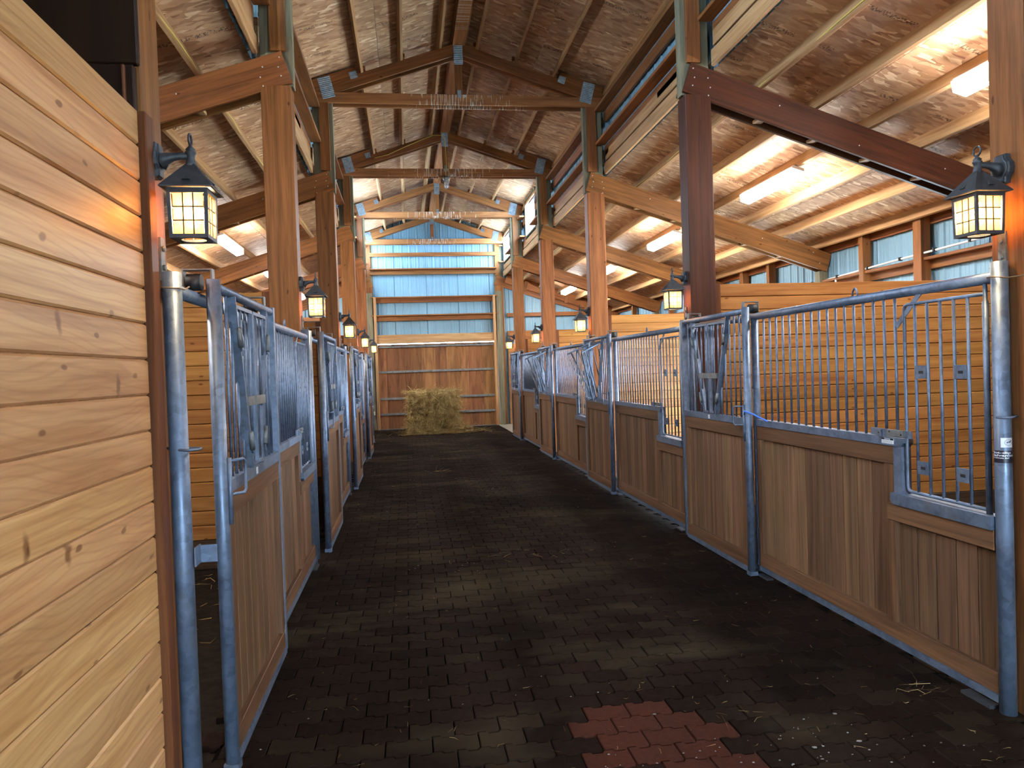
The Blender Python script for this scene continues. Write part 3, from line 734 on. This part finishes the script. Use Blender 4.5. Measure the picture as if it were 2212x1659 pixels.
    for u in (.13, 1.2) if not round_left else (.03, 1.1):
        hg = MB().box(u-.022, u+.022, .0, .115, 2.028, 2.034).box(u-.022, u+.022, .109, .115, 1.945, 2.028).box(u-.022, u+.022, .0, .006, 1.97, 2.028).build('roller_hanger', M['galvd'], t)
        MB().path([(u, .045, 1.981), (u, .1, 1.981)], .034, 14).build('roller', M['black'], hg, MW[t])
    s_ = 1 if round_left else -1
    P('handle', [(ur, -.03, 1.255), (ur+s_*.06, -.075, 1.257), (ur+s_*.075, -.08, 1.245), (ur+s_*.075, -.08, 1.13), (ur+s_*.06, -.075, 1.118), (ur, -.03, 1.12)], .0065, 8)
    P('latch_rod', [(ur-s_*.0, -.034, 1.0), (ur-s_*.0, -.034, 1.27)], .009, 8)
    B('guide_foot', ur-.03, ur+.03, -.03, .03, -.005, .03)
    st = B('spec_sticker', UC-.04, UC-.005, -.0275, -.026, 1.128, 1.16, m=M['paper'])
    return t
fr0 = vd0 = vdo = vl0 = None
for k in range(4):
    Wf = T(2.57, 6.30+3.66*k, 0) @ RZ(-PI/2); Wd = T(2.49, 6.30+3.66*k, 0) @ RZ(-PI/2)
    if fr0 is None: fr0 = fixed_front(Wf); o = fr0
    else: o = copy_tree(fr0, Wf)
    tag(o, f'{ORD[k] if k < 3 else "farthest"} fixed barred stall front with notched feed hatch on the right side', 'stall front', 'fixed stall fronts')
    if k in (1, 2):
        if vdo is None: vdo = v_door(Wd, True, False); o = vdo
        else: o = copy_tree(vdo, Wd)
        lb = f'{"nearer" if k == 1 else "farther"} right-hand sliding stall door with its yoke gates swung open'
    else:
        if vd0 is None: vd0 = v_door(Wd, False, False); o = vd0
        else: o = copy_tree(vd0, Wd)
        lb = f'{"nearest" if k == 0 else "farthest"} right-hand sliding stall door with closed V-shaped yoke'
    tag(o, lb, 'stall door', 'sliding stall doors')
SLIDE = [.215, .2, .12, .1]
for k in range(4):
    Wf = T(-.84, 2.83+3.66*k, 0) @ RZ(PI/2); Wd = T(-.76, 2.83+3.66*k+SLIDE[k], 0) @ RZ(PI/2)
    o = copy_tree(fr0, Wf)
    tag(o, f'{ORD[k] if k < 3 else "farthest"} fixed barred stall front with notched feed hatch on the left side', 'stall front', 'fixed stall fronts')
    if vl0 is None: vl0 = v_door(Wd, False, True); o = vl0
    else: o = copy_tree(vl0, Wd)
    tag(o, f'{ORD[k] if k < 3 else "farthest"} left-hand sliding stall door with V-shaped yoke, slid slightly open', 'stall door', 'sliding stall doors')

# stickers on the nearest right-hand stall front
ca = MB().box(2.694, 2.79, -.0325, -.0305, 1.122, 1.152).build('caution_label', M['paper'], fr0, label='white label reading CAUTION')
MB().box(2.694, 2.79, -.0333, -.0324, 1.142, 1.152).build('label_band', M['ink'], ca, MW[fr0])
RX = Matrix.Rotation(PI/2, 4, 'X')
text_mesh('label_text', 'CAUTION', .0105, M['paper'], ca, T(2.742, -.0336, 1.1432) @ RX)
for z in (1.136, 1.131, 1.126): MB().box(2.70, 2.784, -.0331, -.0324, z-.0006, z+.0006).build('label_line', M['galvd'], ca, MW[fr0])
def wrap(o, r, cx):
    """bend a flat print (local x, z) around the vertical pole at x = cx"""
    me = o.data
    for v in me.vertices:
        a = (v.co.x-cx)/r; d = -v.co.y
        v.co.x = cx+math.sin(a)*(r+d); v.co.y = -math.cos(a)*(r+d)
def wrapped_grid(x0, x1, z0, z1, off):
    n = 16; vs = []
    for i in range(n+1):
        x_ = x0+(x1-x0)*i/n; vs += [(x_, -off, z0), (x_, -off, z1)]
    return MB().add(vs, [(2*i, 2*i+2, 2*i+3, 2*i+1) for i in range(n)], True)
PXC = 3.47; PR = .034
hb = wrapped_grid(PXC-.045, PXC+.1, 1.108, 1.162, .0006).build('galvanised_label', M['ink'], fr0, label='black label reading Hot-dip Galvanised'); wrap(hb, PR, PXC)
def pole_text(body, size, z, x0, par, m, wide=1.):
    cu = bpy.data.curves.new('label_text', 'FONT'); cu.body = body; cu.size = size; cu.offset = size*.025
    tmp = bpy.data.objects.new('label_text', cu); me = bpy.data.meshes.new_from_object(tmp); bpy.data.objects.remove(tmp)
    for v in me.vertices: v.co = Vector((x0+v.co.x*wide, -.001, z+v.co.y))
    bm = bmesh.new(); bm.from_mesh(me); bmesh.ops.triangulate(bm, faces=bm.faces); bm.to_mesh(me); bm.free()
    me.materials.append(m); o = bpy.data.objects.new('label_text', me); put(o, par, MW[par]); wrap(o, PR, PXC)
pole_text('Hot-dip', .0135, 1.149, PXC-.027, hb, M['paper'], 2.)
pole_text('Galvanized', .0135, 1.137, PXC-.027, hb, M['paper'], 2.)
pole_text('The Ultimate Stall', .0075, 1.128, PXC-.025, hb, M['paper'], 1.4)
hs_ = wrapped_grid(PXC+.02, PXC+.072, 1.176, 1.218, .0006).build('horse_sticker', M['paper'], fr0, label='white sticker with a black running horse in a ring'); wrap(hs_, PR, PXC)
ring_ = MB().path([(PXC+.05+.016*math.cos(q), -.001, 1.198+.013*math.sin(q)) for q in [2*PI*i/20 for i in range(20)]], .0006, 4, True).build('ring_print', M['ink'], hs_, MW[fr0]); wrap(ring_, PR, PXC)
horse = [(-.013, .003), (-.006, .002), (-.002, .004), (.004, .005), (.008, .009), (.012, .008), (.011, .005), (.008, .003), (.008, .0), (.012, -.004), (.006, -.001), (.0, -.001), (-.004, -.001), (-.01, -.006), (-.006, .0)]
hm = MB().add([(PXC+.05+a, -.0012, 1.198+b) for a, b in horse], [tuple(range(len(horse)))]).build('horse_print', M['ink'], hs_, MW[fr0]); wrap(hm, PR, PXC)

# small ironmongery on the near posts
def bracket(xf, side, y, label):
    t = MB().box(xf-.004, xf+.004, y-.022, y+.022, 1.96, 2.12).build('hanger_strap', M['galvd'], None, label=label, cat='bracket', group='hanger straps')
    for z in (2.01, 2.08):
        MB().path([(xf-side*.003, y, z), (xf-side*.013, y, z)], .011, 8).build('bolt', M['galvd'], t, Matrix())
    MB().bar((xf, y, 1.975), (xf-side*.05, y, 1.962), .04, .006).build('strap_toe', M['galvd'], t)
for k in range(5):
    bracket(2.6155, 1, PY[k]+.12, f'{ORD[k]} slotted steel strap bolted under a lantern on the right')
    bracket(-.8855, -1, PY[k]+.12, f'{ORD[k]} slotted steel strap bolted under a lantern on the left')
MB().path([(-.885, 2.83, 1.34), (-.86, 2.8, 1.337), (-.8, 2.76, 1.335), (-.765, 2.78, 1.335), (-.765, 2.82, 1.335), (-.8, 2.84, 1.335), (-.86, 2.82, 1.338)], .0055, 7).build('tie_ring', M['galv'], None, label='steel tie ring on the near left post', cat='ring')
MB().path([(2.615, 2.8, 1.31), (2.56, 2.77, 1.308), (2.53, 2.775, 1.308), (2.525, 2.81, 1.308), (2.56, 2.82, 1.308), (2.61, 2.81, 1.31)], .0055, 7).build('tie_ring', M['galv'], None, label='steel tie ring on the near right post', cat='ring')
MB().path([(-.885, 2.84, 1.925), (-.86, 2.76, 1.925), (-.81, 2.79, 1.925), (-.805, 2.84, 1.925), (-.8, 2.88, 1.94)], .003, 5).build('tie_wire', M['wire'], None, label='brown wire tying the near left pole to its post', cat='wire')
MB().path([(2.615, 2.74, 1.915), (2.57, 2.785, 1.91), (2.54, 2.80, 1.915), (2.53, 2.83, 1.92), (2.545, 2.87, 1.92)], .003, 5).build('tie_wire', M['wire'], None, label='brown wire tying the near right pole to its post', cat='wire')
tw = [(2.45, 5.05, 1.2), (2.445, 5.03, 1.225), (2.5, 5.0, 1.2), (2.53, 4.98, 1.178), (2.535, 4.93, 1.17), (2.53, 4.88, 1.162), (2.52, 4.84, 1.16)]
t = MB().path(tw, .006, 6).build('twine', M['blue'], None, label='bright blue twine tied around the near right door stile', cat='twine')
MB().box(-.80, -.795, 2.8, 2.87, .9, .97).box(-.80, -.735, 2.865, 2.87, .9, .965).build('latch_keeper', M['galv'], None, label='steel latch keeper on the near left pole', cat='latch')

# ------------------------------------------------------------------ lanterns
def lantern(W, panes):
    t = empty('wall_lantern', W); g = M['iron']; C0 = .137
    def P(n, pts, r, k=10, m=g, par=None): return MB().path(pts, r, k).build(n, m, par or t, MW[t])
    # back plate: stepped, with a waisted outline
    out = [(-.026, .226), (.026, .226), (.03, .25), (.046, .268), (.05, .29), (.046, .312), (.03, .33), (.026, .352), (-.026, .352), (-.03, .33), (-.046, .312), (-.05, .29), (-.046, .268), (-.03, .25)]
    bp = MB(); n = len(out); vs = []
    for x_, s_ in ((0, 1.), (.024, 1.), (.03, .9), (.034, .9), (.036, .78)):
        vs += [(x_, y_*s_, .289+(z_-.289)*s_) for y_, z_ in out]
    bp.add(vs, [(r*n+i, r*n+(i+1) % n, (r+1)*n+(i+1) % n, (r+1)*n+i) for r in range(4) for i in range(n)]+[tuple(range(4*n, 5*n))])
    bp.build('back_plate', g, t)
    P('arm', [(.03, 0, .285), (.05, 0, .298), (.075, 0, .305), (.1, 0, .308), (C0, 0, .308)], [.034, .023, .016, .013, .012], 12)
    MB().lathe([(.001, .268), (.022, .27), (.018, .282), (.014, .3), (.016, .312), (.02, .317), (.02, .322), (.015, .326), (.018, .331), (.012, .338), (.007, .343), (.006, .35), (.001, .351)], 14, T(C0, 0, 0)).build('finial', g, t)
    MB().path([(C0, .02*math.sin(a), .367-.02*math.cos(a)) for a in [2*PI*i/18 for i in range(18)]], .0042, 6, True).build('hook_ring', g, t)
    rf = MB(); h1, h0 = .016, .09
    vs = []
    for h, z in ((.084, .176), (h0, .178), (h0, .182), (h1, .276), (.0, .277)):
        vs += [(C0+a*h, b*h, z) for a, b in ((-1, -1), (1, -1), (1, 1), (-1, 1))]
    rf.add(vs, [(r*4+i, r*4+(i+1) % 4, (r+1)*4+(i+1) % 4, (r+1)*4+i) for r in range(4) for i in range(4)])
    ro = rf.build('lantern_roof', g, t)
    for a in range(4):
        R_ = T(C0, 0, 0) @ RZ(a*PI/2)
        # small raised triangular louvre
        v = [R_ @ Vector(p) for p in ((.072, -.014, .204), (.072, .014, .204), (.054, 0, .228), (.08, -.012, .205), (.08, .012, .205))]
        MB().add(v, [(0, 3, 2), (3, 4, 2), (4, 1, 2), (0, 1, 4, 3)]).build('vent_louvre', g, ro, MW[t])
    hb_, ht = .06, .064
    fr = MB()
    for sx in (-1, 1):
        for sy in (-1, 1):
            fr.bar((C0+sx*hb_, sy*hb_, 0), (C0+sx*ht, sy*ht, .178), .012, .012, (0, 1, 0))
    for a in range(4):
        R_ = T(C0, 0, 0) @ RZ(a*PI/2)
        fr.box(hb_-.006, hb_+.006, -hb_, hb_, 0, .014, R_); fr.box(ht-.006, ht+.006, -ht, ht, .16, .178, R_)
    fr.build('cage', g, t)
    bt = MB(); n = 24; vs = []
    for i in range(n):
        a = 2*PI*i/n; c_, s2 = math.cos(a), math.sin(a); q = hb_/max(abs(c_), abs(s2))
        vs += [(C0+.043*c_, .043*s2, .002), (C0+q*c_, q*s2, .002)]
    bt.add(vs, [(2*i, 2*i+1, (2*i+3) % (2*n), (2*i+2) % (2*n)) for i in range(n)]); bt.build('base_plate', g, t)
    for a in range(4):
        R_ = T(C0, 0, 0) @ RZ(a*PI/2); wd = .052
        mt = MB()
        ys = [-wd+2*wd*i/3 for i in range(4)]; zs = [.014+.146*i/3 for i in range(4)]
        for y_ in ys[1:3]: mt.box(.0585, .0635, y_-.0024, y_+.0024, zs[0], zs[3], R_)
        for z_ in zs[1:3]: mt.box(.0585, .0635, -wd, wd, z_-.0024, z_+.0024, R_)
        mt.build('muntins', g, t)
        if panes:
            for i in range(3):
                for j in range(3):
                    MB().box(.0595, .0608, ys[i]+.0008, ys[i+1]-.0008, zs[j]+.0008, zs[j+1]-.0008, R_).build('pane', M['amber'], t)
        else: MB().box(.0595, .0608, -wd, wd, zs[0], zs[3], R_).build('pane', M['amber'], t)
    MB().lathe([(.001, .045), (.014, .05), (.024, .07), (.026, .085), (.02, .105), (.012, .12), (.011, .145), (.001, .146)], 12, T(C0, 0, 0)).build('bulb', M['bulb'], t)
    ld = bpy.data.lights.new('lantern_light', 'POINT'); ld.energy = LANTERN_WATTS; ld.color = (1., .6, .24); ld.shadow_soft_size = .032
    lo = bpy.data.objects.new('lantern_light', ld); put(lo, t, MW[t] @ T(C0, 0, .085))
    return t
l_near = l_far = None
LZ = 2.098
for k in range(5):
    for side in (-1, 1):
        if side > 0 and k == 5: continue
        xf = -.89 if side < 0 else 2.62
        yy = PY[k]+(.06 if side < 0 else .1)
        Wl = T(xf, yy, LZ) @ (RZ(0) if side < 0 else RZ(PI))
        if k == 0:
            if l_near is None: l_near = lantern(Wl, True); o = l_near
            else: o = copy_tree(l_near, Wl)
        else:
            if l_far is None: l_far = lantern(Wl, False); o = l_far
            else: o = copy_tree(l_far, Wl)
        tag(o, f'{ORD[k] if k < 4 else "farthest"} lit black coach lantern on the {"left" if side < 0 else "right"} post row', 'lantern', 'coach lanterns on the posts')

# ------------------------------------------------------------------ fluorescent fixtures, cables and the caged lamp
def fluoro(W):
    t = empty('ceiling_light', W)
    def trap(w0, w1, z0, z1, L, m, n):
        vs = []
        for y_ in (-L/2, L/2):
            e = .02 if y_ < 0 else -.02
            vs += [(-w0/2, y_+e*(w0 < w1), z0), (w0/2, y_+e*(w0 < w1), z0), (w1/2, y_, z1), (-w1/2, y_, z1)]
        return MB().add(vs, [(0, 1, 2, 3), (7, 6, 5, 4), (0, 4, 5, 1), (1, 5, 6, 2), (2, 6, 7, 3), (3, 7, 4, 0)]).build(n, m, t)
    trap(.156, .13, .021, .055, 1.27, M['white'], 'housing')
    trap(.115, .165, -.065, .02, 1.25, M['tube'], 'diffuser')
    for y_ in (-.55, .55):
        MB().box(-.012, .012, y_-.01, y_+.01, .045, .1).build('mount', M['galvd'], t)
        MB().box(.07, .082, y_-.015, y_+.015, -.02, .02).build('clip', M['galvd'], t)
    return t
f0 = None
for side, ks in ((1, range(5)), (-1, (0, 2, 3, 4))):
    for k in ks:
        x = 4.4 if side > 0 else mx(4.4)
        tilt = Matrix.Rotation(math.atan(.329)*side*.9, 4, 'Y')
        Wl = T(x, PY[k]+(1.1 if side < 0 and k == 0 else 1.83), shed_top(4.4)-.1) @ tilt
        if f0 is None: f0 = fluoro(Wl); o = f0
        else: o = copy_tree(f0, Wl)
        tag(o, f'{["nearest", "second", "third", "fourth", "farthest"][k] if side > 0 else {0: "nearest", 2: "second", 3: "third", 4: "farthest"}[k]} glowing fluorescent strip light under the {"right" if side > 0 else "left"}-hand stall ceiling', 'strip light', 'fluorescent strip lights')
def wig(x, z, y0, y1, a=.012):
    return [(x+a*math.sin(i*1.7), y0+(y1-y0)*i/40, z+a*.6*math.sin(i*2.3)) for i in range(41)]
MB().path(wig(3.36, shed_top(3.36)+.02, 2.0, 20.5), .006, 5).build('yellow_cable', M['yellow'], None, label='yellow cable stapled along the first purlin over the right-hand stalls', cat='cable')
MB().path(wig(mx(3.36), shed_top(3.36)+.02, 2.0, 20.5), .006, 5).build('yellow_cable', M['yellow'], None, label='yellow cable stapled along the first purlin over the left-hand stalls', cat='cable')
MB().path(wig(-.45, 5.72, 3.0, 13.6, .006), .005, 5).build('yellow_cable', M['yellow'], None, label='thin yellow cable along a purlin above the aisle on the left', cat='cable')
Y2 = PY[3]-.012
pts = [(-.45, Y2, 5.6), (-.2, Y2, 5.66), (.1, Y2, 5.80), (.4, Y2, 5.93), (.65, Y2, 6.03), (.8, Y2, 6.03), (.86, Y2-.02, 5.95), (.87, Y2-.02, 5.6), (.87, Y2-.02, 5.42), (.85, Y2-.02, 5.3), (.84, Y2-.02, 5.24)]
MB().path(pts, .006, 6).build('lamp_cord', M['yellow'], None, label='yellow cord looping over the third truss to the caged lamp', cat='cord')
cl = empty('caged_lamp', T(.86, Y2+.02, 5.27), 'unlit caged glass work lamp hanging under the middle truss', 'lamp')
MB().lathe([(.001, 0), (.05, -.002), (.06, -.03), (.055, -.07), (.045, -.08), (.001, -.081)], 14, MW[cl]).build('cap', M['galvd'], cl, Matrix())
MB().lathe([(.001, -.08), (.036, -.082), (.034, -.16), (.028, -.21), (.01, -.225), (.001, -.226)], 14, MW[cl]).build('glass_jar', plain('lamp_glass', (.75, .8, .8), .12), cl, Matrix())
for i in range(6):
    a = i*PI/3
    MB().path([Vector((.86+.047*math.cos(a), Y2+.02+.047*math.sin(a), 5.27-.07)), Vector((.86+.042*math.cos(a), Y2+.02+.042*math.sin(a), 5.27-.2)), Vector((.86, Y2+.02, 5.27-.24))], .0035, 5).build('guard_wire', M['galv'], cl, Matrix())
for z, r in ((-.11, .045), (-.17, .043)):
    MB().path([(.86+r*math.cos(q), Y2+.02+r*math.sin(q), 5.27+z) for q in [2*PI*i/16 for i in range(16)]], .003, 5, True).build('guard_ring', M['galv'], cl, Matrix())
# switch gear on the far left jamb
MB().box(-.99-.045, -.99+.045, 20.84, 20.9, .9, .99).build('switch_box', M['galvd'], None, label='grey steel switch box on the far left door jamb', cat='switch box')
MB().box(-.975-.04, -.975+.04, 20.86, 20.9, .44, .54).build('outlet_cover', M['cream'], None, label='cream outlet cover low on the far left door jamb', cat='outlet')
MB().path([(-.99, 20.88, .99), (-.985, 20.88, 1.4), (-1.0, 20.88, 1.8), (-1.05, 20.88, 2.05), (-1.1, 20.88, 2.15)], .014, 8).build('conduit', M['white'], None, label='pale curved conduit rising from the far left switch box', cat='conduit')
MB().path([(-.975, 20.89, .54), (-.98, 20.89, .9)], .012, 8).build('conduit', M['galvd'], None, label='short conduit between the switch box and the outlet', cat='conduit')
MB().path([(-1.02, 20.7, 0), (-1.03, 20.7, .8), (-1.02, 20.7, 1.6), (-1.04, 20.7, 2.1)], .05, 8).build('black_pipe', M['black'], None, label='black pipe standing beside the far left door jamb', cat='pipe')

# ------------------------------------------------------------------ hay bale and loose straw
def straw_stuff(name, mats, gen, n, parent=None, **k):
    mb = MB()
    for _ in range(n):
        p, d, L, w = gen()
        p = Vector(p); d = Vector(d).normalized(); s_ = d.cross(Vector((random.gauss(0, 1), random.gauss(0, 1), random.gauss(0, 1)))).normalized()*w
        c = Vector((random.gauss(0, 1), random.gauss(0, 1), random.gauss(0, 1)))*L*.12
        q = p+d*L*.5+c; e = p+d*L
        mb.add([p-s_, p+s_, q+s_, q-s_, e], [(0, 1, 2, 3), (3, 2, 4)])
    return mb.build(name, mats, parent, Matrix(), **k)
bale = empty('hay_bale', T(.64, 19.45, 0), 'large shaggy square hay bale standing before the plywood door', 'hay bale')
def bale_body():
    bm = bmesh.new(); bmesh.ops.create_cube(bm, size=1); bmesh.ops.subdivide_edges(bm, edges=bm.edges[:], cuts=14, use_grid_fill=True)
    for v in bm.verts:
        n = v.co.normalized(); co = v.co.copy()
        # rounded corners, slumped foot, ragged surface
        r = max(abs(co.x), abs(co.y), abs(co.z)); co *= 1-.10*(co.length/(r+1e-6)-1)
        z = co.z+.5
        sx = 1.22*(1+.09*(1-z)**3); sy = 1.05*(1+.1*(1-z)**3)
        j = .03*math.sin(9*co.x+5*co.y+7*co.z)+.025*math.sin(23*co.z+4*co.x)+random.gauss(0, .016)
        v.co = Vector((co.x*sx+n.x*j, co.y*sy+n.y*j, max(0, z*1.085+(n.z*j if z > .1 else 0)+.035*co.x)))
    me = bpy.data.meshes.new('bale_body'); bm.to_mesh(me); bm.free(); me.polygons.foreach_set('use_smooth', [True]*len(me.polygons)); me.materials.append(M['hay'])
    o = bpy.data.objects.new('bale_body', me); put(o, bale, MW[bale]); return o
bale_body()
def g_bale():
    f = random.random(); z = random.random()**1.15*1.09
    if f < .62: p = (.64+random.uniform(-.66, .66), 18.92-random.uniform(0, .05)-.05*(1-z), z); d = (random.gauss(0, .7), random.gauss(-.25, .25), random.gauss(-.55, .6))
    elif f < .72: p = (.64+random.uniform(-.64, .64), 18.9+random.uniform(0, 1.), 1.09+random.uniform(-.01, .03)); d = (random.gauss(0, 1), random.gauss(0, .6), random.gauss(.02, .14))
    elif f < .8: p = (.64+random.choice((-1, 1))*(.62+.06*(1-z)), 18.95+random.uniform(0, 1), z); d = (random.gauss(0, .4), random.gauss(0, .6), random.gauss(-.5, .5))
    else: p = (.66+random.gauss(.08, .42), 18.86-abs(random.gauss(0, .08)), abs(random.gauss(.02, .05))+.01); d = (random.gauss(0, 1), random.gauss(-.2, .4), random.gauss(.03, .1))
    return p, d, random.uniform(.08, .34), random.uniform(.0018, .0048)
straw_stuff('hay_strands', M['straw'], g_bale, 8500, bale, kind='stuff')
def g_clump():
    u = random.random(); z = 1.08*(1-u)
    return (.98+.26*u+random.gauss(0, .08), 18.86-.1*u+random.gauss(0, .03), z), (random.gauss(.25, .4), random.gauss(-.2, .2), -1), random.uniform(.12, .36), random.uniform(.0018, .0036)
straw_stuff('hanging_hay', M['straw'], g_clump, 900, bale, kind='stuff')
def g_pile(): return (1.28+random.gauss(0, .16), 18.84+random.gauss(0, .1), abs(random.gauss(.06, .09))), (random.gauss(0, 1), random.gauss(0, .6), random.gauss(0, .3)), random.uniform(.1, .3), random.uniform(.0018, .0034)
straw_stuff('foot_pile', M['straw'], g_pile, 900, bale, kind='stuff')
def g_floor():
    y_ = 2.5+random.random()**1.6*16; return (random.uniform(-.75, 2.5), y_, .006+random.random()*.006), (random.gauss(0, 1), random.gauss(0, 1), random.gauss(0, .05)), random.uniform(.012, .06), random.uniform(.0005, .0011)
straw_stuff('loose_straw', M['straw'], g_floor, 420, None, label='loose straw bits scattered over the paver floor', cat='straw', kind='stuff')
def wisp(name, label, x, y, n, s_):
    def g(): return (x+random.gauss(0, s_), y+random.gauss(0, s_*.5), .006+random.random()*.01), (random.gauss(0, 1), random.gauss(0, .6), random.gauss(0, .08)), random.uniform(.06, .2), random.uniform(.0006, .0013)
    straw_stuff(name, M['straw'], g, n, None, label=label, cat='straw', kind='stuff')
wisp('straw_wisp', 'thin straw wisps lying mid-aisle on the pavers', .9, 6.1, 16, .22)
wisp('straw_wisp', 'small straw tuft on the far right floor beside the bale', 2.1, 19.3, 60, .1)
wisp('straw_wisp', 'small straw wisp beyond the middle of the aisle', .45, 11.6, 26, .12)
wisp('straw_wisp', 'straw caught under the near right stall front', 2.36, 3.1, 12, .05)
wisp('straw_wisp', 'bent straw beside the red pavers', 1.36, 3.05, 4, .05)
mb = MB()
for cx_, cy_, n, s_ in ((1.75, 2.72, 45, .26), (.35, 5.9, 22, .3), (.9, 9.6, 26, .35), (1.05, 2.75, 22, .25), (1.2, 6.2, 14, .3), (.6, 3.4, 16, .7)):
    for _ in range(n):
        x_, y_ = random.gauss(cx_, s_), random.gauss(cy_, s_*.4); r_ = random.uniform(.0015, .0045)*(2.2 if random.random() < .12 else 1); nn = 6
        if not -.7 < x_ < 2.45: continue
        vs = [(x_+r_*random.uniform(.6, 1.3)*math.cos(2*PI*i/nn)*1.4, y_+r_*random.uniform(.6, 1.3)*math.sin(2*PI*i/nn), .0025) for i in range(nn)]+[(x_, y_, .006)]
        mb.add(vs, [(i, (i+1) % nn, nn) for i in range(nn)])
mb.build('floor_specks', M['speck'], None, label='white droppings and chips speckling the pavers', cat='debris', kind='stuff')
def bed(x0, x1, label):
    def g(): return (random.uniform(x0, x1), random.uniform(3.0, 6.3), -.025+random.random()*.02), (random.gauss(0, 1), random.gauss(0, .5), random.gauss(0, .1)), random.uniform(.05, .2), random.uniform(.0012, .0024)
    straw_stuff('stall_bedding', M['straw'], g, 420, None, label=label, cat='bedding', kind='stuff')
bed(-3.6, -1.3, 'sparse straw bedding on the floor of the near left stall')
bed(3.0, 5.6, 'sparse straw bedding on the floor of the near right stall')
